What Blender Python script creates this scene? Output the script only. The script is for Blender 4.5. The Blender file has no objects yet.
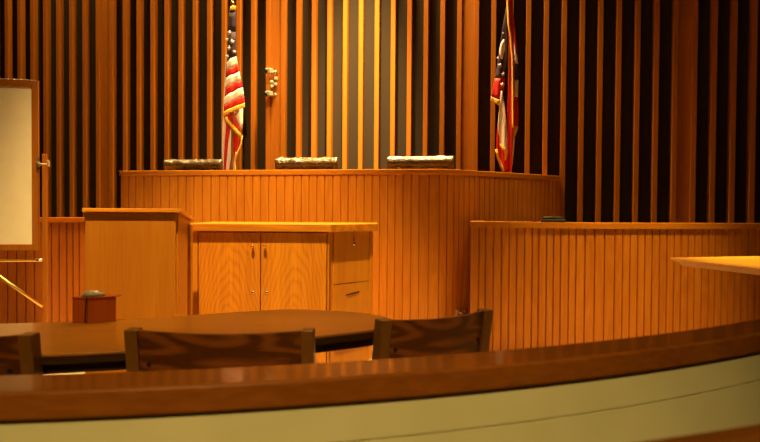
import bpy, bmesh, math, random
from mathutils import Vector, Matrix
random.seed(7)
SC = bpy.context.scene
COL = SC.collection
PI = math.pi

# ------------------------------------------------------------------ camera
EYE = 1.18
cam = bpy.data.cameras.new('camera'); camo = bpy.data.objects.new('camera', cam); COL.objects.link(camo)
p, ro = math.radians(1.09), math.radians(0.38)
f0 = Vector((0, math.cos(p), -math.sin(p))); r0 = Vector((1, 0, 0)); u0 = Vector((0, math.sin(p), math.cos(p)))
rr = math.cos(ro)*r0 + math.sin(ro)*u0; uu = -math.sin(ro)*r0 + math.cos(ro)*u0
m = Matrix((rr, uu, -f0)).transposed().to_4x4(); m.translation = (0, 0, EYE); camo.matrix_world = m
cam.sensor_width = 36; cam.lens = 606/760*36; cam.clip_start = .05
cam.dof.use_dof = True; cam.dof.focus_distance = 5.3; cam.dof.aperture_fstop = 3.8
SC.camera = camo

# ------------------------------------------------------------------ light
w = bpy.data.worlds.new('world'); SC.world = w; w.use_nodes = True
w.node_tree.nodes['Background'].inputs[0].default_value = (1, .6, .25, 1)
w.node_tree.nodes['Background'].inputs[1].default_value = .05
WARM = (1, .64, .20)
def spot(name, loc, to, watts, deg, blend=.6, color=WARM, rad=.06):
    l = bpy.data.lights.new(name, 'SPOT'); l.energy = watts; l.spot_size = math.radians(deg); l.spot_blend = blend
    l.color = color; l.shadow_soft_size = rad
    o = bpy.data.objects.new(name, l); COL.objects.link(o); o.location = loc
    o.rotation_euler = (Vector(to)-Vector(loc)).to_track_quat('-Z', 'Y').to_euler(); return o
def area(name, loc, to, watts, sx, sy, color=WARM):
    l = bpy.data.lights.new(name, 'AREA'); l.energy = watts; l.shape = 'RECTANGLE'; l.size = sx; l.size_y = sy; l.color = color
    o = bpy.data.objects.new(name, l); COL.objects.link(o); o.location = loc
    o.rotation_euler = (Vector(to)-Vector(loc)).to_track_quat('-Z', 'Y').to_euler(); return o
CEIL = 6.9
spot('wall_downlight_and_fill', (-.27, 5.80, CEIL), (-.27, 6.72, 1.2), 15500, 19, 1)
spot('wall_downlight_and_fill', (-.27, 6.22, CEIL), (-.27, 6.32, 1.5), 6000, 84, 1, WARM, .35)
spot('wall_downlight_and_fill', (-3.6, 6.85, CEIL), (-3.5, 6.95, 1.5), 1000, 84, 1)
spot('wall_downlight_and_fill', (-2.1, 6.5, CEIL), (-2.1, 6.6, 1.5), 1000, 76, 1, WARM, .2)  # added fill, brightens the slats left of the flag
spot('front_wash', (-.8, 2.0, CEIL), (-.75, 6.7, 2.05), 2300, 27, 1)  # added frontal light to lift the flags, slats and cloth
spot('well_downlight', (-.9, 1.6, CEIL), (-1.24, 4.5, .75), 3900, 33, .7)
spot('well_downlight', (2.2, 2.7, CEIL), (1.95, 4.35, .9), 3500, 23, 1)
spot('well_downlight', (-3.4, 1.6, CEIL), (-3.5, 4.2, 1.8), 560, 25, .8)
spot('dais_side_fill', (2.2, 3.4, CEIL), (1.1, 5.7, 1.3), 700, 16, 1)  # added fill, only brightens the angled side of the dais
spot('table_fill', (-1.4, .3, CEIL), (-1.3, 2.2, .75), 1200, 15, 1)  # added fill for the left of the table and the wooden box
spot('desk_downlight', (2.3, 3.1, CEIL), (2.25, 3.05, 1.0), 3100, 14, .6)
spot('gallery_fill', (-.2, -4.2, 5.8), (-.1, 1.0, .2), 2000, 27, 1)  # added fill below the ceiling, stands in for ambient light on rail and panel
area('room_fill', (-.5, 1.0, CEIL), (-.5, 1.8, 0), 30, 4, 3)

SC.view_settings.view_transform = 'Standard'; SC.view_settings.look = 'None'
SC.view_settings.exposure = 0; SC.view_settings.gamma = 1; SC.view_settings.use_curve_mapping = False

# ------------------------------------------------------------------ materials
def newmat(name, rough=.5, metal=0., color=(.5, .5, .5), spec=.5):
    mt = bpy.data.materials.new(name); mt.use_nodes = True
    b = mt.node_tree.nodes['Principled BSDF']
    b.inputs['Base Color'].default_value = (*color, 1); b.inputs['Roughness'].default_value = rough
    b.inputs['Metallic'].default_value = metal; b.inputs['Specular IOR Level'].default_value = spec
    return mt, mt.node_tree.nodes, mt.node_tree.links, b
def wood(name, light, dark, axis='Z', scale=1., rough=.38, rings=0., ringscale=1., spec=.28, coat=0.):
    mt, N, L, b = newmat(name, rough, spec=spec)
    tc = N.new('ShaderNodeTexCoord'); mp = N.new('ShaderNodeMapping'); L.new(tc.outputs['Object'], mp.inputs['Vector'])
    i = 'XYZ'.index(axis)
    s = [1., 1., 1.]; s[i] = .035; mp.inputs['Scale'].default_value = s
    n1 = N.new('ShaderNodeTexNoise'); n1.inputs['Scale'].default_value = 95*scale; n1.inputs['Detail'].default_value = 5
    L.new(mp.outputs[0], n1.inputs['Vector'])
    n2 = N.new('ShaderNodeTexNoise'); n2.inputs['Scale'].default_value = 13*scale; n2.inputs['Detail'].default_value = 2
    L.new(mp.outputs[0], n2.inputs['Vector'])
    ad = N.new('ShaderNodeMath'); ad.operation = 'MULTIPLY_ADD'; L.new(n1.outputs['Fac'], ad.inputs[0]); ad.inputs[1].default_value = .55
    m2 = N.new('ShaderNodeMath'); m2.operation = 'MULTIPLY'; L.new(n2.outputs['Fac'], m2.inputs[0]); m2.inputs[1].default_value = .45
    L.new(m2.outputs[0], ad.inputs[2]); last = ad.outputs[0]
    if rings > 0:
        mp2 = N.new('ShaderNodeMapping'); L.new(tc.outputs['Object'], mp2.inputs['Vector'])
        s2 = [1., 1., 1.]; s2[i] = .12; mp2.inputs['Scale'].default_value = s2
        n3 = N.new('ShaderNodeTexNoise'); n3.inputs['Scale'].default_value = 4.2*ringscale; n3.inputs['Detail'].default_value = 1.2
        L.new(mp2.outputs[0], n3.inputs['Vector'])
        mu = N.new('ShaderNodeMath'); mu.operation = 'MULTIPLY'; L.new(n3.outputs['Fac'], mu.inputs[0]); mu.inputs[1].default_value = 85
        si = N.new('ShaderNodeMath'); si.operation = 'SINE'; L.new(mu.outputs[0], si.inputs[0])
        mr = N.new('ShaderNodeMapRange'); L.new(si.outputs[0], mr.inputs['Value'])
        mr.inputs['From Min'].default_value = -1; mr.inputs['From Max'].default_value = 1
        mr.inputs['To Min'].default_value = -rings; mr.inputs['To Max'].default_value = rings
        a2 = N.new('ShaderNodeMath'); a2.operation = 'ADD'; L.new(last, a2.inputs[0]); L.new(mr.outputs[0], a2.inputs[1]); last = a2.outputs[0]
    cr = N.new('ShaderNodeValToRGB'); L.new(last, cr.inputs['Fac'])
    cr.color_ramp.elements[0].position = .34; cr.color_ramp.elements[0].color = (*dark, 1)
    cr.color_ramp.elements[1].position = .66; cr.color_ramp.elements[1].color = (*light, 1)
    L.new(cr.outputs[0], b.inputs['Base Color'])
    bp = N.new('ShaderNodeBump'); bp.inputs['Strength'].default_value = .06; bp.inputs['Distance'].default_value = .002
    L.new(n1.outputs['Fac'], bp.inputs['Height']); L.new(bp.outputs[0], b.inputs['Normal'])
    if coat: b.inputs['Coat Weight'].default_value = coat; b.inputs['Coat Roughness'].default_value = .08
    return mt
def cathedral(name, light, dark, x0, period, rough=.35, spec=.4):
    mt = wood(name, light, dark, rough=rough, spec=spec); N, L = mt.node_tree.nodes, mt.node_tree.links
    def mth(op, a, b=None, c=None):
        n = N.new('ShaderNodeMath'); n.operation = op
        for i, v in enumerate((a, b, c)):
            if v is None: continue
            if isinstance(v, (int, float)): n.inputs[i].default_value = v
            else: L.new(v, n.inputs[i])
        return n.outputs[0]
    tc = N.new('ShaderNodeTexCoord'); sp = N.new('ShaderNodeSeparateXYZ'); L.new(tc.outputs['Object'], sp.inputs[0])
    mp = N.new('ShaderNodeMapping'); L.new(tc.outputs['Object'], mp.inputs['Vector']); mp.inputs['Scale'].default_value = (1, 1, .35)
    nz = N.new('ShaderNodeTexNoise'); nz.inputs['Scale'].default_value = 4.5; nz.inputs['Detail'].default_value = 2; L.new(mp.outputs[0], nz.inputs['Vector'])
    u = mth('PINGPONG', mth('ADD', sp.outputs['X'], -x0), period/2)
    u = mth('ADD', u, mth('MULTIPLY', nz.outputs['Fac'], .05))
    v = mth('MULTIPLY_ADD', mth('POWER', u, 1.55), 6.5, sp.outputs['Z'])
    v = mth('MULTIPLY_ADD', nz.outputs['Fac'], .5, v)
    r = mth('POWER', mth('MULTIPLY_ADD', mth('SINE', mth('MULTIPLY', v, 2*PI/.105)), .5, .5), 2.2)
    cr = [n for n in N if n.type == 'VALTORGB'][0]; old = cr.inputs['Fac'].links[0].from_socket
    L.new(mth('MULTIPLY_ADD', r, -.13, mth('ADD', old, .06)), cr.inputs['Fac'])
    return mt
def noisy(name, c1, c2, scale=40, rough=.7, spec=.3, bump=0., metal=0.):
    mt, N, L, b = newmat(name, rough, metal, spec=spec)
    tc = N.new('ShaderNodeTexCoord'); n = N.new('ShaderNodeTexNoise'); n.inputs['Scale'].default_value = scale; n.inputs['Detail'].default_value = 4
    L.new(tc.outputs['Object'], n.inputs['Vector'])
    cr = N.new('ShaderNodeValToRGB'); L.new(n.outputs['Fac'], cr.inputs['Fac'])
    cr.color_ramp.elements[0].position = .35; cr.color_ramp.elements[0].color = (*c1, 1)
    cr.color_ramp.elements[1].position = .65; cr.color_ramp.elements[1].color = (*c2, 1)
    L.new(cr.outputs[0], b.inputs['Base Color'])
    if bump:
        bp = N.new('ShaderNodeBump'); bp.inputs['Strength'].default_value = bump; bp.inputs['Distance'].default_value = .01
        L.new(n.outputs['Fac'], bp.inputs['Height']); L.new(bp.outputs[0], b.inputs['Normal'])
    return mt
M = {}
M['slat'] = wood('slat_oak', (.46, 0.153, 0.0130), (.36, 0.112, 0.0090), rough=.45)
M['dais'] = wood('dais_oak', (.56, 0.209, 0.0180), (.43, 0.144, 0.0110), rough=.42, rings=.05)
M['bench'] = wood('bench_oak', (.52, .178, .013), (.40, .120, .008), rough=.42, rings=.05)
M['leftbench'] = wood('reddish_oak', (.34, .092, .006), (.26, .065, .004), rough=.42, rings=.04)
M['redcap'] = wood('reddish_cap_oak', (.42, .118, .008), (.33, .085, .006), 'X', rough=.3)
M['railcap'] = wood('cap_oak', (.56, 0.209, 0.0180), (.43, 0.144, 0.0110), 'X', rough=.32)
M['cab'] = wood('cabinet_oak', (.66, 0.270, 0.0200), (.54, 0.186, 0.0125), rough=.35)
M['door'] = cathedral('door_oak', (.72, 0.288, 0.0215), (.50, 0.167, 0.0110), -.207, .44)
M['cabx'] = wood('cabinet_top_oak', (.72, 0.288, 0.0230), (.50, 0.172, 0.0120), 'X', rough=.3, rings=.08)
M['lect'] = wood('lectern_oak', (.55, 0.205, 0.0170), (.44, 0.149, 0.0110), rough=.42)
M['desk'] = wood('desk_oak', (.75, 0.372, 0.0450), (.62, 0.270, 0.0275), 'X', rough=.3)
M['table'] = wood('table_oak', (.34, 0.135, 0.0150), (.25, 0.091, 0.0090), 'X', rough=.28, coat=.3)
M['tabledark'] = wood('table_apron_oak', (.042, .016, .004), (.026, .010, .0025), 'X', rough=.5)  # very dark; on the table's edge it carries painted shade
M['chair'] = wood('chair_oak', (.21, .062, .007), (.085, .023, .003), 'X', rough=.4, rings=.2, ringscale=1.6)
M['chairz'] = wood('chair_post_oak', (.19, .08, .013), (.135, .055, .008), 'Z', rough=.4)
M['gallery'] = wood('gallery_rail_oak', (.25, 0.082, 0.0090), (.17, 0.052, 0.0050), 'X', rough=.27, coat=.4)
M['box'] = wood('box_wood', (.44, .09, .007), (.32, .062, .005), 'Z', rough=.35)
M['frame'] = wood('board_frame_wood', (.34, 0.112, 0.0110), (.26, 0.084, 0.0075), 'Z', rough=.4)
M['pew'] = wood('pew_wood', (.14, .05, .006), (.10, .035, .004), 'X', rough=.4)
M['olive'] = noisy('olive_paint', (.56, .56, .35), (.60, .60, .39), 6, .55)
M['board'] = noisy('board_face', (.76, .70, .60), (.80, .74, .64), 9, .45)
M['carpet'] = noisy('beige_carpet', (.42, .35, .25), (.50, .42, .30), 160, .9, .1, .4)
M['darkcarpet'] = noisy('dark_carpet', (.05, .035, .025), (.07, .05, .035), 150, .95, .1, .4)
M['plaster'] = noisy('plaster', (.16, .10, .06), (.18, .12, .07), 20, .9)
M['ceiling'] = noisy('ceiling_tile', (.14, .1, .07), (.16, .12, .08), 30, .95)
M['cloth'] = noisy('speaker_cloth', (.029, .021, .016), (.040, .028, .022), 260, .95, .1)
M['steel'] = newmat('steel', .25, 1, (.75, .72, .68))[0]
M['brass'] = newmat('brass', .3, 1, (.80, .55, .22))[0]
M['gold'] = newmat('gold_metal', .25, 1, (.9, .62, .2))[0]
M['alu'] = newmat('aluminium', .35, 1, (.85, .74, .6))[0]
M['white'] = newmat('white_plastic', .35, 0, (.8, .78, .72))[0]
M['camwhite'] = newmat('camera_plastic', .4, 0, (.50, .47, .42))[0]
M['black'] = newmat('black_plastic', .4, 0, (.010, .010, .010), .3)[0]
M['grey'] = noisy('grey_plastic', (.20, .18, .14), (.26, .23, .18), 60, .4)
M['leather'] = noisy('dark_leather', (.05, .033, .02), (.10, .066, .04), 34, .2, .8, 1.)
M['flagred'] = noisy('flag_red', (.50, .012, .012), (.58, .02, .018), 60, .6)
M['flagwhite'] = noisy('flag_white', (.78, .70, .78), (.84, .76, .84), 60, .7, .2)
M['flagblue'] = noisy('flag_blue', (.05, .035, .075), (.065, .045, .10), 60, .7, .1)
M['fringe'] = noisy('gold_fringe', (.70, .40, .05), (.85, .52, .08), 200, .6, .3, .6)

# ------------------------------------------------------------------ helpers
def tag(o, label=None, cat=None, group=None, kind=None):
    if label: o['label'] = label
    if cat: o['category'] = cat
    if group: o['group'] = group
    if kind: o['kind'] = kind
    return o
def thing(name, label, cat, loc=(0, 0, 0), rz=0, group=None):
    o = bpy.data.objects.new(name, None); COL.objects.link(o); o.location = loc; o.rotation_euler = (0, 0, rz)
    o.empty_display_size = .1
    return tag(o, label, cat, group)
def obj(name, bm, mats, parent=None, bevel=0, smooth=False, seg=2, recalc=True):
    if recalc: bmesh.ops.recalc_face_normals(bm, faces=bm.faces[:])
    me = bpy.data.meshes.new(name); bm.to_mesh(me); bm.free()
    for mt in (mats if isinstance(mats, (list, tuple)) else [mats]): me.materials.append(M[mt])
    if smooth:
        for f in me.polygons: f.use_smooth = True
    o = bpy.data.objects.new(name, me); COL.objects.link(o)
    if parent: o.parent = parent
    if bevel:
        b = o.modifiers.new('bevel', 'BEVEL'); b.width = bevel; b.segments = seg; b.limit_method = 'ANGLE'; b.angle_limit = math.radians(35)
    return o
def copy_tree(o, parent=None):
    c = o.copy(); COL.objects.link(c); c.parent = parent
    for ch in [x for x in bpy.data.objects if x.parent == o]: copy_tree(ch, c)
    return c
def BM(): return bmesh.new()
def box(bm, c, s, rot=None, mi=0):
    mx = Matrix.Translation(c) @ (rot.to_4x4() if rot else Matrix.Identity(4)) @ Matrix.Diagonal((*s, 1))
    g = bmesh.ops.create_cube(bm, size=1, matrix=mx)
    if mi:
        for v in g['verts']:
            for f in v.link_faces: f.material_index = mi
    return bm
def prism(bm, pts, z0, z1):
    a = [bm.verts.new((x, y, z0)) for x, y in pts]; b = [bm.verts.new((x, y, z1)) for x, y in pts]
    n = len(pts)
    bm.faces.new(a); bm.faces.new(b)
    for i in range(n): bm.faces.new((a[i], a[(i+1) % n], b[(i+1) % n], b[i]))
    return bm
def cyl(bm, a, b, r, r2=None, seg=14):
    a, b = Vector(a), Vector(b); d = b-a
    mx = Matrix.Translation((a+b)/2) @ d.to_track_quat('Z', 'Y').to_matrix().to_4x4()
    bmesh.ops.create_cone(bm, cap_ends=True, segments=seg, radius1=r, radius2=r if r2 is None else r2, depth=d.length, matrix=mx)
    return bm
def lathe(bm, prof, c=(0, 0, 0), rot=None, seg=20):
    rings = []
    R = rot or Matrix.Identity(3)
    for r, z in prof:
        rings.append([bm.verts.new(Vector(c) + R @ Vector((r*math.cos(2*PI*k/seg), r*math.sin(2*PI*k/seg), z))) for k in range(seg)])
    for a, b in zip(rings, rings[1:]):
        for k in range(seg): bm.faces.new((a[k], a[(k+1) % seg], b[(k+1) % seg], b[k]))
    bm.faces.new(rings[0]); bm.faces.new(rings[-1]); return bm
def tube(bm, pts, r, seg=8):
    pts = [Vector(q) for q in pts]; rings = []
    for i, q in enumerate(pts):
        d = (pts[min(i+1, len(pts)-1)] - pts[max(i-1, 0)]).normalized()
        x = d.orthogonal().normalized() if not rings else (rx - d*rx.dot(d)).normalized()
        rx = x; y = d.cross(x)
        rings.append([bm.verts.new(q + r*(math.cos(2*PI*k/seg)*x + math.sin(2*PI*k/seg)*y)) for k in range(seg)])
    for a, b in zip(rings, rings[1:]):
        for k in range(seg): bm.faces.new((a[k], a[(k+1) % seg], b[(k+1) % seg], b[k]))
    bm.faces.new(rings[0]); bm.faces.new(rings[-1]); return bm
def round_path(pts, radii, n=10):
    out = [pts[0]]
    for i in range(1, len(pts)-1):
        a, b, c = pts[i-1], pts[i], pts[i+1]; r = radii[i-1]
        u = (a[0]-b[0], a[1]-b[1]); v = (c[0]-b[0], c[1]-b[1])
        lu = math.hypot(*u); lv = math.hypot(*v); u = (u[0]/lu, u[1]/lu); v = (v[0]/lv, v[1]/lv)
        ang = math.acos(max(-1, min(1, u[0]*v[0]+u[1]*v[1]))); t = r/math.tan(ang/2)
        p_ = (b[0]+u[0]*t, b[1]+u[1]*t); q = (b[0]+v[0]*t, b[1]+v[1]*t)
        bx = (u[0]+v[0], u[1]+v[1]); lb = math.hypot(*bx); dc = r/math.sin(ang/2)
        cx, cy = b[0]+bx[0]/lb*dc, b[1]+bx[1]/lb*dc
        a0 = math.atan2(p_[1]-cy, p_[0]-cx); a1 = math.atan2(q[1]-cy, q[0]-cx)
        d = (a1-a0+PI) % (2*PI) - PI
        for k in range(n+1):
            aa = a0+d*k/n; out.append((cx+r*math.cos(aa), cy+r*math.sin(aa)))
    out.append(pts[-1]); return out
class Path:
    """a plan line walked left to right; the front side is on its right hand (towards the viewer)"""
    def __init__(s, pts):
        s.p = [Vector(q) for q in pts]; s.s = [0]
        for a, b in zip(s.p, s.p[1:]): s.s.append(s.s[-1] + (b-a).length)
        s.L = s.s[-1]; sn = []
        for a, b in zip(s.p, s.p[1:]):
            d = (b-a).normalized(); sn.append(Vector((d.y, -d.x)))
        s.n = []
        for i in range(len(s.p)):
            if i == 0: s.n.append(sn[0])
            elif i == len(s.p)-1: s.n.append(sn[-1])
            else:
                v = (sn[i-1]+sn[i]).normalized(); s.n.append(v / max(.35, v.dot(sn[i])))
    def at(s, t, off=0):
        t = min(max(t, 0), s.L)
        for i in range(len(s.p)-1):
            if t <= s.s[i+1] + 1e-9:
                f = (t-s.s[i])/(s.s[i+1]-s.s[i]); return s.p[i].lerp(s.p[i+1], f) + s.n[i].lerp(s.n[i+1], f)*off
    def sweep(s, bm, prof, t0=0, t1=None):
        """prof: closed loop of (off, z)"""
        t1 = s.L if t1 is None else t1
        ts = [t0] + [q for q in s.s if t0+1e-4 < q < t1-1e-4] + [t1]; rings = []
        for t in ts:
            rings.append([bm.verts.new((*s.at(t, o), z)) for o, z in prof])
        n = len(prof)
        for a, b in zip(rings, rings[1:]):
            for k in range(n): bm.faces.new((a[k], a[(k+1) % n], b[(k+1) % n], b[k]))
        bm.faces.new(rings[0]); bm.faces.new(rings[-1]); return bm
    def boards(s, bm, gs, z0, z1, thick, gw=.012, gd=.014):
        """vertical boards with a V groove at every arc length in gs"""
        st = []
        for g in gs:
            st += [(g-gw/2, 0), (g-gw*.25, -gd), (g+gw*.25, -gd), (g+gw/2, 0)]
        for q in s.s:
            if all(abs(q-g) > gw*.8 for g in gs): st.append((q, 0))
        st = sorted(x for x in st if 0 <= x[0] <= s.L)
        fr = [s.at(t, o) for t, o in st]; bk = [s.at(t, -thick) for t, o in st]
        V = [[bm.verts.new((*q, z)) for q in row] for row, z in ((fr, z0), (fr, z1), (bk, z1), (bk, z0))]
        for i in range(len(fr)-1):
            for a in range(4):
                b = (a+1) % 4; bm.faces.new((V[a][i], V[a][i+1], V[b][i+1], V[b][i]))
        for i in (0, -1): bm.faces.new([V[a][i] for a in range(4)])
        return bm
def fill_gs(gs, L, pitch):
    out = list(gs)
    while out[0] > pitch*1.3: out.insert(0, out[0]-pitch)
    while out[-1] < L-pitch*1.3: out.append(out[-1]+pitch)
    return out

# ------------------------------------------------------------------ room shell
W0 = Vector((-4.657, 7.534)); WS = Vector((.17634, -.03334))          # slat 0 and the step to the next slat, along the front wall
E1 = WS.normalized(); E2 = Vector((-E1.y, E1.x))                       # along the wall / into the wall
WANG = math.atan2(E1.y, E1.x); PITCH = WS.length
def wl(k, d=0): return W0 + WS*k - E2*d                                 # d = distance out into the room
HT = 7.0
def struct(name, bm, mt, label=None): return tag(obj(name, bm, mt), label, None, None, 'structure')
XL, XR, YB = -5.25, 4.75, -5.0
wl_y = lambda X, d: (wl(0, d) + WS*((X-wl(0, d).x)/WS.x)).y
struct('floor', prism(BM(), [(XL, YB), (XR, YB), (XR, 8.3), (XL, 8.3)], -.1, 0), 'carpet')
struct('ceiling', prism(BM(), [(XL, YB), (XR, YB), (XR, 8.3), (XL, 8.3)], HT, HT+.1), 'ceiling')
struct('wall_left', prism(BM(), [(XL-.1, YB), (XL, YB), (XL, 8.3), (XL-.1, 8.3)], 0, HT), 'plaster')
struct('wall_right', prism(BM(), [(XR, YB), (XR+.1, YB), (XR+.1, 8.3), (XR, 8.3)], 0, HT), 'plaster')
struct('wall_back', prism(BM(), [(XL, YB-.1), (XR, YB-.1), (XR, YB), (XL, YB)], 0, HT), 'plaster')
D = -.082
struct('wall_front', prism(BM(), [(XL, wl_y(XL, D)), (XR, wl_y(XR, D)), (XR, wl_y(XR, D)+.1), (XL, wl_y(XL, D)+.1)], 0, HT), 'cloth')
SW, SD = .050, .080
slat_me = None
PIL = {7: 8, 19: 20, 31: 32, 43: 44}
tn = 1
for k in range(-3, 53):
    q = wl(k)
    if not (XL+.02 < q.x < XR-.1): continue
    if slat_me is None:
        o = struct('trim_%d' % tn, box(BM(), (SW/2, SD/2, HT/2), (SW, SD, HT)), 'slat'); slat_me = o.data
        bv = o.modifiers.new('bevel', 'BEVEL'); bv.width = .003; bv.segments = 1; proto_slat = o
    else:
        o = proto_slat.copy(); o.name = 'trim_%d' % tn; COL.objects.link(o)
    o.location = (q.x, q.y, 0); o.rotation_euler = (0, 0, WANG); tn += 1
    if k in PIL:
        g = PITCH-SW
        pnl = struct('trim_%d' % (tn+100), box(BM(), (SW+g/2, SD/2+.009, HT/2), (g-.004, SD-.018, HT)), 'slat')
        pnl.location = (q.x, q.y, 0); pnl.rotation_euler = (0, 0, WANG)
# ------------------------------------------------------------------ judges' dais
RH = EYE + .36
DAIS = Path(round_path([(-2.333, 7.041), (-2.547, 5.915), (.57, 5.322), (1.86, 6.275)], [.04, .3]))
DAIS_G = [1.142, 1.23, 1.307, 1.396, 1.485, 1.572, 1.666, 1.754, 1.837, 1.919, 2.007, 2.093, 2.18, 2.261, 2.349, 2.429, 2.512, 2.587, 2.671, 2.746, 2.827, 2.91, 2.985, 3.06, 3.134, 3.208, 3.285, 3.36, 3.429, 3.503, 3.577, 3.65, 3.72, 3.792, 3.859, 3.931, 4.003, 4.075, 4.161, 4.25, 4.323, 4.394, 4.454, 4.516]
PLAT = .50
t = thing('judges_dais', 'long raised oak dais of vertical boards in front of the slatted wall', 'dais', (-1, 5.9, 0))
def local(bm, root):
    bmesh.ops.translate(bm, verts=bm.verts[:], vec=-Vector(root.location)); return bm
obj('front_panel', local(DAIS.boards(BM(), fill_gs(DAIS_G, DAIS.L, .066), 0, RH-.045, .045), t), 'dais', t)
obj('top_cap', local(DAIS.sweep(BM(), [(.012, RH-.048), (.012, RH), (-.20, RH), (-.20, RH-.048)]), t), 'railcap', t, .006)
obj('worktop', local(DAIS.sweep(BM(), [(-.05, PLAT+.70), (-.05, PLAT+.74), (-.42, PLAT+.74), (-.42, PLAT+.70)], 1.45, DAIS.L-.95), t), 'railcap', t, .004)
plat = [tuple(DAIS.at(q, -.047)) for q in [x for x in DAIS.s if x > .05 and x < DAIS.L-.02]]
plat = [tuple(DAIS.at(.06, -.047))] + plat + [tuple(DAIS.at(DAIS.L-.06, -.047))]
obj('platform', local(prism(BM(), plat, .01, PLAT), t), 'darkcarpet', t)

# ------------------------------------------------------------------ low bench walls either side
BH = 1.085
RBEN = Path(round_path([(.755, 5.03), (1.73, 4.78), (3.13, 5.0), (4.5, 5.21)], [.6, .5]))
RB_G = [0.069, 0.123, 0.187, 0.253, 0.313, 0.373, 0.435, 0.495, 0.547, 0.608, 0.662, 0.717, 0.779, 0.834, 0.902, 0.976, 1.053, 1.138, 1.206, 1.27, 1.336, 1.398, 1.461, 1.527, 1.591, 1.654, 1.716, 1.779, 1.837, 1.902, 1.965, 2.021, 2.084, 2.143, 2.201, 2.263, 2.326, 2.392]
LBEN = Path(round_path([(-5.1, 5.30), (-3.15, 5.55), (-2.56, 5.95)], [.4]))
LB_G = [1.72, 1.797, 1.875, 1.947, 2.017, 2.085, 2.149, 2.212, 2.264, 2.318]
def bench(path, gs, pitch, label, loc, mat, first=None):
    t = thing('bench_wall', label, 'partition', loc, 0)
    g = [x for x in fill_gs(gs, path.L, pitch) if first is None or x >= first]
    obj('front_panel', local(path.boards(BM(), g, 0, BH-.045, .045), t), mat, t)
    obj('top_cap', local(path.sweep(BM(), [(.018, BH-.046), (.018, BH), (-.17, BH), (-.17, BH-.046)]), t), 'railcap' if mat == 'bench' else 'redcap', t, .006)
    return t
rb = bench(RBEN, RB_G, .064, 'curved low wall of vertical oak boards right of the dais', (1.9, 4.9, 0), 'bench', first=.055)
obj('end_panel', local(prism(BM(), [(.757, 5.035), (.80, 5.08), (.885, 5.54), (.842, 5.52)], 0, BH-.047), rb), 'bench', rb)
obj('end_cap', local(prism(BM(), [(.75, 5.06), (.80, 5.18), (.90, 5.16), (.955, 5.58), (.835, 5.50)], BH-.046, BH-.0008), rb), 'railcap', rb)
bench(LBEN, LB_G, .075, 'low wall of reddish oak boards behind the lectern and whiteboard', (-3.3, 5.6, 0), 'leftbench')

# ------------------------------------------------------------------ curved gallery rail in front
def arc_path(c, R, a0, a1, n=60):
    return Path([(c[0]+R*math.cos(a0+(a1-a0)*i/n), c[1]+R*math.sin(a0+(a1-a0)*i/n)) for i in range(n+1)])
GC, GR = (-1.098, 5.012), 4.013
def ga(deg): return math.radians(deg)
GAL = arc_path(GC, GR+.055, ga(-128), ga(-22))
t = thing('gallery_rail', 'curved olive painted barrier with a dark wooden top rail in the foreground', 'railing', (0, 1.1, 0))
obj('top_rail', local(GAL.sweep(BM(), [(0, .832), (0, .88), (-.112, .88), (-.112, .832)]), t), 'gallery', t, .005)
pn = GAL.sweep(BM(), [(-.012, .0), (-.012, .7565), (-.026, .7565), (-.026, .7595), (-.012, .7595), (-.012, .833), (-.095, .833), (-.095, 0)])
obj('panel', local(pn, t), 'olive', t)
# pew row in front of the camera, only its top edge shows at the lower right
PEW = arc_path((GC[0], GC[1]), 4.555, ga(-88), ga(-35))
t = thing('gallery_pew', 'brown wooden pew back blurred in the bottom right corner', 'pew', (.4, .7, 0))
obj('backrest', local(PEW.sweep(BM(), [(0, .40), (.015, .90), (.01, .912), (-.015, .915), (-.03, .905), (-.03, .40)]), t), 'pew', t, .004)
obj('seat', local(PEW.sweep(BM(), [(-.02, .40), (-.02, .44), (-.36, .45), (-.36, .41)]), t), 'pew', t, .004)
for s_ in (.25, PEW.L/2, PEW.L-.25):
    obj('support', local(PEW.sweep(BM(), [(-.01, 0), (-.01, .42), (-.34, .42), (-.30, 0)], s_-.03, s_+.03), t), 'pew', t)

# ------------------------------------------------------------------ curved counsel table
TC = (-1.72, 4.6)
R1, R0 = 2.86, 2.225
def tpt(R, a): return (TC[0]+R*math.cos(a), TC[1]+R*math.sin(a))
def table_outline(inset=0.):
    aE, aS = ga(-56.0), ga(-112)
    front = [(-2.30, 1.74), (-1.7, 1.735), (-1.35, 1.745), (-1.02, 1.80), (-.78, 1.86), (-.50, 1.955), (-.23, 2.085), (-.06, 2.185), (.03, 2.26), (.065, 2.33), (.06, 2.40), (.03, 2.47)]
    back = [(-.02, 2.53), (-.14, 2.60), (-.27, 2.642), (-.41, 2.65), (-.60, 2.575), (-.80, 2.475), (-1.02, 2.385), (-1.23, 2.32), (-1.43, 2.28), (-1.75, 2.25), (-2.30, 2.25)]
    pts = [Vector(q) for q in front+back]
    # smooth closed line
    out = []
    n = len(pts)
    for i in range(n):
        p0, p1, p2, p3 = pts[i-1], pts[i], pts[(i+1) % n], pts[(i+2) % n]
        st = 1 if (p2-p1).length > .4 else 4
        for j in range(st):
            u = j/4
            if st == 1: out.append(p1); continue
            out.append(.5*((2*p1)+(p2-p0)*u+(2*p0-5*p1+4*p2-p3)*u*u+(3*p1-p0-3*p2+p3)*u**3))
    if inset:
        c = []
        for i in range(len(out)):
            d = (out[(i+1) % len(out)]-out[i-1]).normalized(); c.append(out[i]+Vector((-d.y, d.x))*inset)
        out = c
    return [tuple(q) for q in out]
t = thing('counsel_table', 'large curved wooden table with a glossy top behind the rail', 'table', (-1, 2.2, 0))
obj('tabletop', local(prism(BM(), table_outline(), .731, .74), t), 'table', t, .002)
obj('shaded_edge', local(prism(BM(), table_outline(.002), .708, .731), t), 'tabledark', t)  # shade on the table's edge, put in as a darker strip
obj('apron', local(prism(BM(), table_outline(.035), .672, .714), t), 'tabledark', t)
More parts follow.
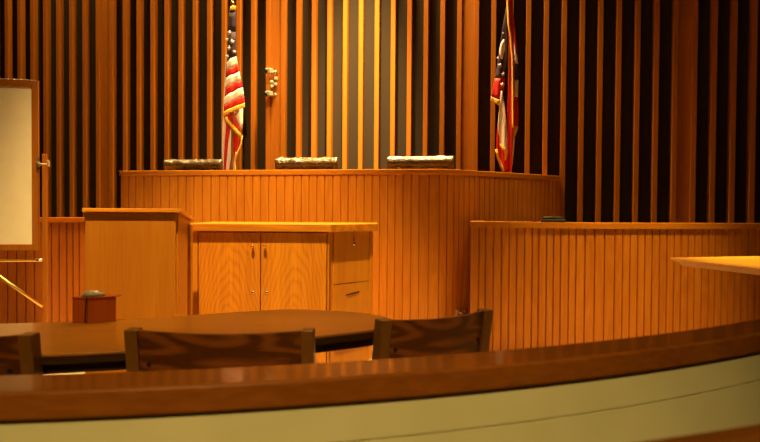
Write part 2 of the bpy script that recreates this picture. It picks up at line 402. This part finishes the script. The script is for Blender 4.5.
for x, y, r_ in ((-.42, 2.28, .35), (-1.75, 2.0, .03)):
    b = BM(); box(b, (x, y, .35), (.06, .36, .66), Matrix.Rotation(r_, 3, 'Z')); box(b, (x, y, .03), (.09, .46, .06), Matrix.Rotation(r_, 3, 'Z'))
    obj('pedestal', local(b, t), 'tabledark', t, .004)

# ------------------------------------------------------------------ wooden chairs at the table (built facing +Y, origin under the middle of the back)
def wooden_chair(label, loc, rz, width, height=.81):
    t = thing('wooden_chair', label, 'chair', (*loc, 0), rz, 'wooden chairs along the curved table')
    hw = width/2
    lean = .06
    for s in (-1, 1):
        b = BM()
        x0, x1 = s*hw-.02, s*hw+.02
        y = lambda z: lean*(max(0, z-.42)/.4)*-1 + .045
        prof = [(0, y(0)), (.42, y(.42)), (height, y(height))]
        prev = None
        for z, yy in prof:
            ring = [b.verts.new(v) for v in ((x0, yy-.022, z), (x1, yy-.022, z), (x1, yy+.03, z), (x0, yy+.03, z))]
            if prev:
                for k in range(4): b.faces.new((prev[k], prev[(k+1) % 4], ring[(k+1) % 4], ring[k]))
            else: b.faces.new(ring)
            prev = ring
        b.faces.new(prev)
        obj('back_post', b, 'chairz', t, .004)
        b = BM(); box(b, (s*(hw-.02), .44, .215), (.038, .038, .43)); obj('front_leg', b, 'chairz', t, .004)
        b = BM(); box(b, (s*(hw-.01), .25, .20), (.022, .40, .03)); obj('stretcher', b, 'chairz', t, .003)
    b = BM()
    N = 18
    zb, zt = .56, height
    R = []
    for i in range(N+1):
        f = i/N; x = -hw+.018+(2*hw-.036)*f
        bow = .032*(1-(2*f-1)**2)                     # bows back between the posts
        dip = .006*(1-(2*f-1)**2)
        ybot, ytop = .045-lean*(zb-.42)/.4, .045-lean*(zt-.42)/.4
        ring = [(x, ybot-.010-bow, zb), (x, ytop-.010-bow, zt-.002-dip), (x, ytop+.006-bow, zt-.002-dip), (x, ybot+.010-bow, zb)]
        R.append([b.verts.new(v) for v in ring])
    for a, c in zip(R, R[1:]):
        for k in range(4): b.faces.new((a[k], a[(k+1) % 4], c[(k+1) % 4], c[k]))
    b.faces.new(R[0]); b.faces.new(R[-1])
    bp = obj('backrest', b, 'chair', t, .002)
    for s in (-1, 1):
        f = .5+s*.405; x = -hw+(2*hw)*f; bow = .032*(1-(2*f-1)**2)
        z = height-.107; yy = .045-lean*(z-.42)/.4-.010-bow
        b = BM(); cyl(b, (x, yy-.003, z), (x, yy+.004, z), .006); obj('screw_plug', b, 'black', bp)
    b = BM(); box(b, (0, .25, .435), (2*hw-.03, .44, .03)); obj('seat', b, 'chair', t, .008)
    return t
wooden_chair('dark wooden chair back in the middle, below the cabinet doors', (-.487, 1.865), math.radians(1), .535)
wooden_chair('wooden chair turned at an angle at the rounded end of the table', (.200, 2.155), math.radians(30), .44)
wooden_chair('dark wooden chair cut off by the left edge of the picture', (-1.295, 1.765), math.radians(3), .535)

# ------------------------------------------------------------------ small wooden box and device on the table
bx = thing('wooden_box', 'small dark brown wooden box standing on the table before the lectern', 'box', (-1.095, 2.325, .74), math.radians(25))
b = BM(); prism(b, [(-.078, .012), (-.026, -.024), (.074, -.020), (.074, .034), (-.070, .034)], 0, .095); obj('body', b, 'box', bx, .002)
b = BM(); prism(b, [(-.080, .012), (-.027, -.027), (.076, -.023), (.094, .004), (.090, .036), (-.072, .036)], .095, .099); obj('lid', b, 'box', bx, .001)
dv = thing('desk_device', 'small grey rounded device with a black cord on top of the wooden box', 'device', (-1.100, 2.325, .8395), math.radians(25))
b = BM(); bmesh.ops.create_uvsphere(b, u_segments=20, v_segments=12, radius=1)
for v in b.verts:
    v.co = Vector((v.co.x*.043, v.co.y*.024, max(0, v.co.z)*.022*(1-.25*v.co.x)))
obj('casing', b, 'grey', dv, smooth=True)
b = BM(); box(b, (.002, -.012, .0165), (.03, .012, .003), Matrix.Rotation(.75, 3, 'X')); obj('button_pad', b, 'white', dv, .001)
b = BM(); tube(b, [(-.030, -.010, .006), (-.026, -.024, .008), (-.024, -.031, .001), (-.025, -.033, -.02), (-.028, -.034, -.05), (-.029, -.036, -.0955)], .0022); obj('cord', b, 'black', dv, smooth=True)

# ------------------------------------------------------------------ lectern
lt = thing('lectern', 'plain oak lectern with a sloping top left of the cabinet', 'lectern', (-1.44, 3.50, 0), math.radians(8))
wd, dp = .50, .42
b = BM(); box(b, (0, .012, .575), (wd, .024, 1.15)); obj('front_panel', b, 'lect', lt, .002)
for s in (-1, 1):
    b = BM()
    v = [(0.0, 0), (dp, 0), (dp, 1.092), (0.0, 1.147)]
    for x in (s*wd/2-.012, s*wd/2+.012): pass
    a = [b.verts.new((s*wd/2-.011, y+.024, z)) for y, z in v]; c = [b.verts.new((s*wd/2+.011, y+.024, z)) for y, z in v]
    b.faces.new(a); b.faces.new(c)
    for k in range(4): b.faces.new((a[k], a[(k+1) % 4], c[(k+1) % 4], c[k]))
    obj('side_panel', b, 'lect', lt, .002)
    b = BM(); box(b, (s*(wd/2+.012), dp-.02, .535), (.03, .09, 1.07)); obj('back_stile', b, 'lect', lt, .002)
b = BM()
R = Matrix.Rotation(-math.radians(7.6), 3, 'X')
box(b, (.012, .207, 1.136), (wd+.045, .452, .022), R); obj('top', b, 'cabx', lt, .003)
b = BM(); box(b, (0, dp/2+.03, .60), (wd-.03, dp-.06, .02)); obj('shelf', b, 'lect', lt)

# ------------------------------------------------------------------ cabinet with angled end
cb = thing('oak_cabinet', 'two-door oak cabinet with an angled end before the dais', 'cabinet', (-.83, 4.18, 0))
cz = 1.076
pl = [(-.465, .034), (.480, .034), (.772, .330), (.772, .55), (-.465, .55)]
b = BM(); prism(b, pl, .06, cz-.05); obj('carcass', b, 'cab', cb, .002)
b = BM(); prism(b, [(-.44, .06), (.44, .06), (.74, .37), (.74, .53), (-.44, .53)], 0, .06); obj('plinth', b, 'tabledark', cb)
b = BM(); prism(b, [(-.482, -.044), (.494, -.044), (.812, .280), (.812, .57), (-.482, .57)], cz-.053, cz); obj('countertop', b, 'cabx', cb, .004)
for x0_, x1_ in ((-.465, -.426), (.469, .481)):
    b = BM(); box(b, ((x0_+x1_)/2, .014, .543), (x1_-x0_, .041, .965)); obj('stile', b, 'cab', cb, .002)
for s in (-1, 1):
    x = (-.420, .0055) if s < 0 else (.0115, .463)
    b = BM(); box(b, ((x[0]+x[1])/2, .012, .54), (x[1]-x[0], .040, .95)); d = obj('door', b, 'door', cb, .002)
    kx = -.043 if s < 0 else .040
    b = BM(); lathe(b, [(.006, 0), (.005, .012), (.011, .018), (.013, .026), (.009, .033), (.002, .035)], (kx, -.008, .922), Matrix.Rotation(PI/2, 3, 'X'), 14); obj('knob', b, 'brass', d, smooth=True)
    kx = -.043 if s < 0 else .051
    b = BM(); lathe(b, [(.011, 0), (.011, .004), (.006, .006), (.001, .006)], (kx, -.008, .602), Matrix.Rotation(PI/2, 3, 'X'), 14); obj('lock', b, 'steel', d, smooth=True)
# the angled end: two drawer fronts, a lock and a dark slanted bar
a0 = Vector((.480, .034)); a1 = Vector((.772, .330)); ed = (a1-a0).normalized(); en = Vector((ed.y, -ed.x))
er = Matrix.Rotation(math.atan2(ed.y, ed.x), 3, 'Z')
def ept(u, z, o=0): q = a0+ed*u+en*o; return (q.x, q.y, z)
for z0, z1 in ((.655, 1.02), (.20, .648)):
    b = BM(); box(b, ept(.205, (z0+z1)/2, .005), (.345, .014, z1-z0), er); dr = obj('drawer', b, 'cab', cb, .0015)
    if z0 > .5:
        b = BM(); lathe(b, [(.010, 0), (.010, .004), (.006, .006), (.001, .006)], ept(.22, .93, .012), er @ Matrix.Rotation(PI/2, 3, 'X'), 14); obj('lock', b, 'steel', dr, smooth=True)
        b = BM(); box(b, ept(.22, .967, .012), (.006, .004, .03), er); obj('keyhole', b, 'tabledark', dr)
    else:
        b = BM(); box(b, ept(.21, .575, .014), (.13, .006, .008), er @ Matrix.Rotation(-.12, 3, 'Y')); obj('dark_bar', b, 'tabledark', dr, .002)
b = BM(); box(b, ept(.395, .54, .008), (.03, .02, .94), er); obj('end_stile', b, 'cab', cb, .002)

# ------------------------------------------------------------------ whiteboard on a stand
wb = thing('whiteboard', 'large framed board on a wooden stand at the left edge', 'board', (-2.532, 4.5, 0), math.radians(12))
L = 1.9
b = BM(); box(b, (-L/2, 0, 1.485), (L-.06, .014, 1.19)); obj('board_face', b, 'board', wb)
fr = BM()
box(fr, (-.022, 0, 1.485), (.044, .035, 1.25)); box(fr, (-L+.022, 0, 1.485), (.044, .035, 1.25))
box(fr, (-L/2, 0, 2.088), (L-.088, .035, .046)); box(fr, (-L/2, 0, .882), (L-.088, .035, .046))
obj('frame', fr, 'frame', wb, .003)
b = BM(); box(b, (-L/2, 0, 2.1135), (L, .037, .005)); obj('top_trim', b, 'alu', wb, .001)
for s in (0, 1):
    X = .040 if s == 0 else -L-.040
    b = BM(); box(b, (X, 0, .80), (.030, .03, 1.55)); po = obj('post', b, 'frame', wb, .003)
    b = BM(); box(b, (X, -.02, .03), (.06, .62, .06)); obj('foot', b, 'frame', wb, .004)
    sg = 1 if s == 0 else -1
    b = BM(); cyl(b, (X-sg*.05, -.01, 1.50), (X+sg*.03, -.01, 1.50), .007)
    lathe(b, [(.004, 0), (.016, .004), (.018, .012), (.012, .02), (.002, .022)], (X+sg*.018, -.012, 1.505), Matrix.Rotation(sg*PI/2, 3, 'Y'), 12)
    box(b, (X+sg*.032, -.012, 1.505), (.010, .014, .05), Matrix.Rotation(.6, 3, 'X'))
    lathe(b, [(.004, 0), (.018, .004), (.018, .012), (.002, .016)], (X-sg*.030, -.03, 1.495), Matrix.Rotation(PI/2, 3, 'X'), 12)
    box(b, (X-sg*.034, -.025, 1.50), (.012, .006, .10))
    obj('pivot_clamp', b, 'alu', wb)
    b = BM(); tube(b, [(X-sg*.008, -.035, .445), (X-sg*.42, -.035, .775)], .012); obj('brace', b, 'brass', wb, smooth=True)
b = BM(); cyl(b, (-L-.02, -.033, .788), (.028, -.033, .788), .009); obj('crossbar', b, 'brass', wb, smooth=True)
for xa, xb in ((-.005, .030), (-L-.035, -L-.03+.035)):
    b = BM(); cyl(b, (xa, -.033, .788), (xb, -.033, .788), .0105); obj('bar_cap', b, 'alu', wb, smooth=True)

# ------------------------------------------------------------------ bright counter at the right
ck = thing('witness_desk', 'bright yellow oak counter top jutting in from the right edge', 'desk', (1.574, 3.282, 0), math.radians(15))
zt = .93
L, dpk = 1.9, .74
b = BM()
ring = lambda x0, y0, x1, y1, z: [b.verts.new(v) for v in ((x0, y0, z), (x1, y0, z), (x1, y1, z), (x0, y1, z))]
r0_ = ring(.006, -.006, L-.006, -dpk+.006, zt-.013); r1 = ring(0, 0, L, -dpk, zt-.005); r2 = ring(.004, -.004, L-.004, -dpk+.004, zt)
r3 = ring(.06, -.06, L-.06, -dpk+.06, zt); r4 = ring(.064, -.064, L-.064, -dpk+.064, zt-.004)
b.faces.new(r0_); b.faces.new(r4)
for a, c in ((r0_, r1), (r1, r2), (r2, r3), (r3, r4)):
    for k in range(4): b.faces.new((a[k], a[(k+1) % 4], c[(k+1) % 4], c[k]))
obj('top', b, 'desk', ck)
b = BM(); q0 = [b.verts.new(v) for v in ((.045, -.045, zt-.042), (L-.045, -.045, zt-.042), (L-.045, -dpk+.045, zt-.042), (.045, -dpk+.045, zt-.042))]
q1 = [b.verts.new(v) for v in ((.014, -.014, zt-.0132), (L-.014, -.014, zt-.0132), (L-.014, -dpk+.014, zt-.0132), (.014, -dpk+.014, zt-.0132))]
b.faces.new(q0); b.faces.new(q1)
for k in range(4): b.faces.new((q0[k], q0[(k+1) % 4], q1[(k+1) % 4], q1[k]))
obj('apron', b, 'dais', ck)
for x in (1.05, 1.7):
    b = BM(); box(b, (x, -.37, (zt-.04)/2), (.045, .56, zt-.04)); obj('leg_panel', b, 'desk', ck, .003)
b = BM(); box(b, (1.375, -.37, .45), (.65, .03, .5)); obj('modesty_panel', b, 'desk', ck)
hk = BM(); tube(hk, [(.20, -.62, zt-.04), (.20, -.62, zt-.062), (.192, -.625, zt-.072), (.182, -.63, zt-.066)], .0028); tube(hk, [(.20, -.62, zt-.058), (.208, -.625, zt-.078)], .0022)
obj('cup_hook', hk, 'steel', ck)

# ------------------------------------------------------------------ judges' chairs behind the dais (built facing -Y)
def judge_chair():
    t = thing('judge_chair', '', 'chair', (0, 0, 0), 0, 'leather chairs behind the dais')
    b = BM()
    for k in range(5):
        a = 2*PI*k/5+.3; c, s = math.cos(a), math.sin(a)
        tube(b, [(0, 0, .10), (.14*c, .14*s, .09), (.28*c, .28*s, .06)], .02)
    cyl(b, (0, 0, .08), (0, 0, .40), .03); obj('base', b, 'black', t)
    for k in range(5):
        a = 2*PI*k/5+.3; b = BM(); x, y = .28*math.cos(a), .28*math.sin(a)
        cyl(b, (x-.012, y, .028), (x+.012, y, .028), .028); obj('caster', b, 'black', t)
    def pad(name, w_, h_, d_, fn, seed):
        rnd = random.Random(seed); b = BM(); bmesh.ops.create_cube(b, size=2)
        bmesh.ops.subdivide_edges(b, edges=b.edges[:], cuts=13, use_grid_fill=True)
        ph = [rnd.uniform(0, 6) for _ in range(8)]
        for v in b.verts:
            x, y, z = v.co
            rx = abs(x)**5; rz_ = abs(z)**6; ry = abs(y)**4
            q = Vector((x, y*(1-.22*rx)*(1-.55*abs(z)**2.2), z*(1-.03*rx)*(1-.14*ry)))
            q = Vector((q.x*w_/2*(1-.10*ry), q.y*d_/2, q.z*h_/2))
            wr = .003*math.sin(q.x*31+q.z*13+ph[0])+.003*math.sin(q.x*57-q.z*42+ph[1])+.003*math.sin(q.x*39+q.y*64+ph[2])
            q.z += wr*(1 if abs(z) > .8 else .4); q.y += wr*1.3
            v.co = fn(q)
        return obj(name, b, 'leather', t, smooth=True)
    def back(q):
        z = q.z+.80; y = q.y+.30+(q.z*.06)-.10*(q.x/.3)**2*.35
        return Vector((q.x*(1-.05*(q.z/.35)), y, z))
    pad('backrest', .62, .64, .11, back, 3)
    pad('headrest', .66, .125, .13, lambda q: Vector((q.x, q.y+.315-.035*(q.x/.3)**2, q.z+1.145)), 8)
    pad('seat', .56, .13, .54, lambda q: Vector((q.x, q.y-.02, q.z+.46)), 5)
    for s in (-1, 1):
        b = BM(); tube(b, [(s*.30, .20, .44), (s*.32, .22, .66), (s*.32, .05, .68), (s*.32, -.16, .67), (s*.30, -.20, .45)], .022); obj('armrest', b, 'black', t, smooth=True)
    return t
jc = judge_chair()
spots = [(-2.05, 6.52, 'dark leather chair top behind the dais, beside the stars and stripes flag', -9),
         (-.80, 6.20, 'dark leather chair top behind the dais, middle one of three', -10),
         (.335, 5.96, 'dark leather chair top at the right end of the dais', -12)]
for i, (x, y, lab, rz) in enumerate(spots):
    o = jc if i == 0 else copy_tree(jc)
    o.location = (x, y-.28, PLAT); o.rotation_euler = (0, 0, math.radians(rz)); o['label'] = lab

# ------------------------------------------------------------------ flags
def interp(rows, y):
    for (a, b) in zip(rows, rows[1:]):
        if a[1] <= y <= b[1]:
            f = (y-a[1])/(b[1]-a[1]) if b[1] > a[1] else 0
            f = f*f*(3-2*f)*.35+f*.65
            return a[0]+(b[0]-a[0])*f, a[2]+(b[2]-a[2])*f
def flag(name, label, loc, rz, unit, ref, strips, bands, stars, pole_x, h0, fold):
    """outline units: x to the right, y down; ref = (x,y) of the flag's top, at height h0 above the pole's foot"""
    t = thing(name, label, 'flag', loc, rz)
    b = BM(); cyl(b, (0, 0, .025), (0, 0, 3.25), .0135, seg=16); obj('pole', b, 'brass' if pole_x else 'frame', t, smooth=False)
    b = BM(); lathe(b, [(.125, 0), (.125, .012), (.09, .03), (.03, .045), (.02, .12), (.016, .13)], (0, 0, 0)); obj('base', b, 'gold', t, smooth=True)
    b = BM(); lathe(b, [(.016, 0), (.02, .02), (.012, .03), (.028, .06), (.036, .10), (.02, .15), (.002, .20)], (0, 0, 3.25)); obj('finial', b, 'gold', t, smooth=True)
    b = BM(); lathe(b, [(.014, 0), (.02, .005), (.02, .03), (.015, .035), (.022, .05), (.022, .075), (.014, .08)], (0, 0, h0-.01)); obj('pole_collar', b, 'gold', t, smooth=True)
    px0 = ref[0]
    def P3(x, y, d):
        return Vector(((x-px0)*unit, -(d + fold(x, y)), h0-(y-ref[1])*unit))
    cb_, fbs = BM(), []
    mats = ['flagred', 'flagwhite', 'flagblue']
    def quadgrid(bm, L_, R_, d, mi, nu=8):
        # L_, R_: point lists of equal length
        g = []
        for (lx, ly), (rx, ry) in zip(L_, R_):
            g.append([bm.verts.new(P3(lx+(rx-lx)*u/nu, ly+(ry-ly)*u/nu, d+.012*math.sin(PI*u/nu))) for u in range(nu+1)])
        for a, c in zip(g, g[1:]):
            for k in range(nu):
                f = bm.faces.new((a[k], a[k+1], c[k+1], c[k])); f.material_index = mi
    for mi, d, rows in strips:
        n = max(4, int((rows[-1][1]-rows[0][1])/4)); Lp, Rp = [], []
        for i in range(n+1):
            y = rows[0][1]+(rows[-1][1]-rows[0][1])*i/n; l, r = interp(rows, y); Lp.append((l, y)); Rp.append((r, y))
        if mi == 'f': fbs.append(BM()); quadgrid(fbs[-1], Lp, Rp, d, 0, 4)
        else: quadgrid(cb_, Lp, Rp, d, mi)
    for mi, d, l0, r0b, l1, r1b in bands:
        n = 3
        Lp = [(l0[0]+(l1[0]-l0[0])*i/n, l0[1]+(l1[1]-l0[1])*i/n) for i in range(n+1)]
        Rp = [(r0b[0]+(r1b[0]-r0b[0])*i/n, r0b[1]+(r1b[1]-r0b[1])*i/n) for i in range(n+1)]
        if mi == 'f': fbs.append(BM())
        quadgrid(fbs[-1] if mi == 'f' else cb_, Lp, Rp, d, 0 if mi == 'f' else mi)
    for sx, sy, sr, d, rot in stars:
        pts = []
        for k in range(10):
            r = sr if k % 2 == 0 else sr*.45; a = -PI/2+k*PI/5+rot
            pts.append((sx+r*math.cos(a)*.85, sy+r*math.sin(a)))
        c = cb_.verts.new(P3(sx, sy, d)); vs = [cb_.verts.new(P3(x, y, d)) for x, y in pts]
        for k in range(10):
            f = cb_.faces.new((c, vs[k], vs[(k+1) % 10])); f.material_index = 1
    for nm, bmx, ms in [('flag_cloth', cb_, mats)] + [('fringe', q_, ['fringe']) for q_ in fbs]:
        o = obj(nm, bmx, ms, t, smooth=True, recalc=False)
        so = o.modifiers.new('solid', 'SOLIDIFY'); so.thickness = .003; so.offset = 0
    return t
us_bands = [('f', .005, (231.2, 7.5), (237, 7), (230, 12), (236.6, 11.5)),
 (2, 0, (229.5, 12), (236.4, 11.5), (228, 34), (236.6, 32)), (2, 0, (228, 34), (236.6, 32), (227, 61.5), (236.9, 56)),
 (1, 0, (227, 61.5), (236.9, 56), (227, 70.4), (239.2, 64.6)), (0, 0, (227, 70.4), (239.2, 64.6), (226.4, 77), (240.8, 71.4)),
 (1, 0, (226.4, 77), (240.8, 71.4), (225.8, 87.3), (242.2, 80)), (0, 0, (225.8, 87.3), (242.2, 80), (225.2, 95.5), (243.6, 86.6)),
 (1, 0, (225.2, 95.5), (243.6, 86.6), (224.6, 105), (245.2, 94.8)), (0, 0, (224.6, 105), (245.2, 94.8), (224, 110.4), (246.3, 102)),
 ('f', .004, (224, 110.4), (246.3, 102), (223.6, 115), (246.7, 106.4)),
 (0, -.03, (224.5, 111), (233, 108), (225.5, 119), (242.2, 134)), (1, -.032, (232, 109), (243, 104), (241.5, 128), (242.6, 128)),
 ('f', -.02, (223.8, 117), (226.5, 114.5), (240.2, 138), (242.6, 133.5))]
us_strips = [(1, -.055, [(228.6, 10, 231), (226.6, 34, 229), (223.6, 75, 228), (222, 108, 226), (221.5, 125, 224.6), (221, 145, 223.2), (221, 171, 222.2)]),
 (2, -.045, [(226.3, 52, 229), (224.6, 73, 228), (225, 82, 227)]),
 (0, -.05, [(225.5, 110, 228), (224.6, 125, 230), (223.2, 145, 227), (222, 171, 224.5)]),
 (1, -.05, [(228, 114, 229.2), (230, 125, 231.5), (227, 145, 232), (224.3, 171, 228.6)]),
 (0, -.045, [(229, 117, 232), (231.5, 125, 236), (232, 138, 240.5), (231, 150, 237), (228.5, 171, 231.5)]),
 (1, -.048, [(235.5, 150, 237.5), (232.5, 160, 234.2), (231, 171, 235.6)]),
 ('f', -.04, [(240.6, 134, 242.6), (239.6, 143, 241.4), (236, 152, 238.2), (233.6, 160, 235.4), (235, 171, 236.4)])]
us_stars = [(230.6, 33.4, 2.5, .018, .1), (233.7, 42.3, 2.4, .018, -.1), (230.4, 48.6, 2.5, .018, .15), (228.0, 39.8, 1.9, .014, 0), (235.6, 51.8, 1.9, .012, .2), (228.3, 56.3, 2.4, .015, .3), (229.6, 24, 0.01, .01, 0)]
flag('flag_stand', 'stars and stripes flag with gold fringe hanging behind the dais', (-1.655, 6.78, PLAT), math.radians(-8), .01125, (232.5, 8), us_strips, us_bands, [(x, y, r*1.15, d, q) for x, y, r, d, q in us_stars], 1, 3.41-PLAT,
     lambda x, y: .02+.009*math.sin((x-224)*.75+y*.03)*min(1, (y-4)/40))
oh_strips = [(0, 0, [(505.2, -6, 510.6), (506.5, 30, 511), (508, 50, 512), (507, 80, 513), (506, 110, 513), (507, 140, 512), (507.5, 171, 511)]),
 ('f', .02, [(504, -6, 505.8), (505.2, 25, 507.2), (508, 40, 510.2), (509.6, 60, 511.4), (510.5, 100, 512), (511, 128, 512.4)]),
 (2, -.012, [(504, 8, 505), (500, 33, 505.8), (496.6, 60, 506), (493.8, 79, 503.5)]),
 (1, .012, [(501.3, 40.5, 502.6), (499, 44, 503.2), (498, 50, 503), (498, 56, 501.8), (499.6, 60, 500.8)]),
 (0, -.012, [(493.8, 78, 504), (491.3, 90, 503), (490.3, 98, 500)]),
 (1, .004, [(500, 91, 500.8), (498, 108, 504), (497, 126, 506), (499, 142, 507), (502, 150, 506.5)]),
 (0, -.006, [(497.4, 122, 500), (496, 135, 502), (496, 148, 504), (499, 160, 508), (502, 171, 509)]),
 ('f', .004, [(494.8, 149, 496.8), (496.6, 158, 499.4), (499.6, 166, 502.6), (501.6, 171, 504.6)]),
 ('f', .016, [(503.5, 150, 507.2), (504, 156, 506), (504.5, 160, 505.2)]),
 (0, -.03, [(510.5, 15, 511.5), (511, 40, 514), (512, 52, 515.5), (512, 58, 514)]),
 (1, -.028, [(511.6, 44, 512.4), (512, 54, 515), (513, 64, 516.4)]),
 (2, -.032, [(511.5, 60, 516), (512, 80, 517)]), (1, -.032, [(512, 80, 517), (512, 97, 516.6)]),
 (0, -.032, [(512, 97, 517), (512, 118, 517.6), (512, 126, 517)]),
 ('f', -.02, [(512.6, 126, 517.4), (512, 133, 515.4), (510.6, 138, 513)]),
 (1, -.034, [(510, 132, 514.2), (510.4, 145, 513.6), (509.4, 160, 512.4)]),
 ('f', -.03, [(509.6, 158, 512.6), (509, 164, 512), (508.4, 171, 510.4)])]
oh_bands = [('f', .004, (490, 96.5), (499.4, 100.5), (489.8, 101), (498.6, 106)), ('f', .018, (499, 142.5), (507.4, 150.5), (499.2, 146), (506.4, 155))]
oh_stars = [(498.6, 66, 2.6, .012, .2), (501.8, 74.5, 2.2, .012, -.2), (501.2, 85, 2.6, .014, .1), (501.2, 34, 1.1, .008, 0), (496.3, 58.5, 1.4, .004, 0)]
flag('flag_stand', 'red, white and navy state flag hanging right of the dais chairs', (1.315, 6.235, PLAT), math.radians(-8), .0103, (508, -6), oh_strips, oh_bands, oh_stars, 0, 3.40-PLAT,
     lambda x, y: .022+.008*math.sin((x-490)*.8+y*.02))

# ------------------------------------------------------------------ security cameras on the left-centre pilaster
def secam(name, label, z, tilt):
    q = wl(19.45, 0)
    t = thing(name, label, 'camera', (q.x, q.y+.009, z), WANG, 'security cameras on the pilaster')
    R = Matrix.Rotation(-.15, 3, 'Z') @ Matrix.Rotation(tilt, 3, 'X')
    b = BM(); box(b, (-.012, -.075, 0), (.062, .085, .058), R); obj('housing', b, 'camwhite', t, .009)
    b = BM(); lathe(b, [(.023, 0), (.023, .012), (.016, .014), (.014, .006)], R @ Vector((-.020, -.118, -.002)), R @ Matrix.Rotation(PI/2, 3, 'X'), 16); obj('lens', b, 'black', t, smooth=True)
    b = BM(); tube(b, [(-.01, -.04, 0), (.022, -.03, 0), (.03, 0, 0)], .008); cyl(b, (.03, -.012, 0), (.03, 0, 0), .022); obj('bracket', b, 'camwhite', t, smooth=True)
secam('security_camera', 'upper white camera on the pilaster right of the striped flag', 2.725, .10)
secam('security_camera', 'lower white camera on the pilaster right of the striped flag', 2.47, .12)
q = wl(19.56, 0)
t = thing('cable_bracket', 'white and metal cable bracket between the two small cameras', 'bracket', (q.x, q.y+.012, 2.60), WANG)
b = BM(); box(b, (0, -.012, .005), (.05, .024, .085)); obj('back_plate', b, 'steel', t, .004)
for z, x in ((.045, .035), (.012, -.02), (-.02, .03), (-.04, -.012)):
    b = BM(); box(b, (x, -.04, z), (.035, .035, .03), Matrix.Rotation(.5, 3, 'Z')); obj('junction_block', b, 'camwhite', t, .005)
b = BM(); tube(b, [(.03, -.02, .04), (.045, -.03, .10), (.03, -.03, .15), (-.0, -.01, .17)], .004); tube(b, [(-.02, -.03, .0), (-.045, -.04, .04), (-.03, -.02, .07)], .004); obj('cable', b, 'black', t, smooth=True)

# ------------------------------------------------------------------ small black phone on the right bench ledge
q = RBEN.at(.66, -.10)
ph = thing('desk_telephone', 'low black device lying on the right low wall near the dais', 'device', (q.x, q.y, BH), math.radians(-14))
b = BM(); prism(b, [(-.10, -.05), (.10, -.05), (.10, .06), (-.10, .06)], 0, .022)
for v in b.verts:
    if v.co.z > .01: v.co.z += (v.co.y+.05)*.06; v.co.x *= .95
obj('body', b, 'black', ph, .006)
b = BM(); tube(b, [(-.095, .015, .030), (-.05, .012, .037), (.0, .012, .036), (.05, .012, .037), (.095, .015, .030)], .010); obj('handset', b, 'black', ph, smooth=True)
b = BM(); box(b, (.055, -.02, .0255), (.05, .03, .004), Matrix.Rotation(.2, 3, 'X')); obj('display', b, 'black', ph, .001)

# ------------------------------------------------------------------ metal outlet low on the dais front
q = DAIS.at(4.43, .0); q2 = DAIS.at(4.58, 0); ang = math.atan2((q2-q).y, (q2-q).x)
ou = thing('wall_outlet', 'small metal outlet plate low on the angled dais side', 'outlet', (q.x, q.y, .255), ang)
b = BM(); box(b, (.0, -.010, 0), (.012, .02, .062)); obj('side_plate', b, 'alu', ou, .002)
b = BM(); box(b, (.065, -.014, .026), (.12, .028, .008)); box(b, (.065, -.004, -.006), (.12, .008, .055)); obj('cover', b, 'steel', ou, .002)
b = BM(); cyl(b, (.055, -.012, .0), (.055, -.03, .0), .012); obj('plug', b, 'alu', ou)
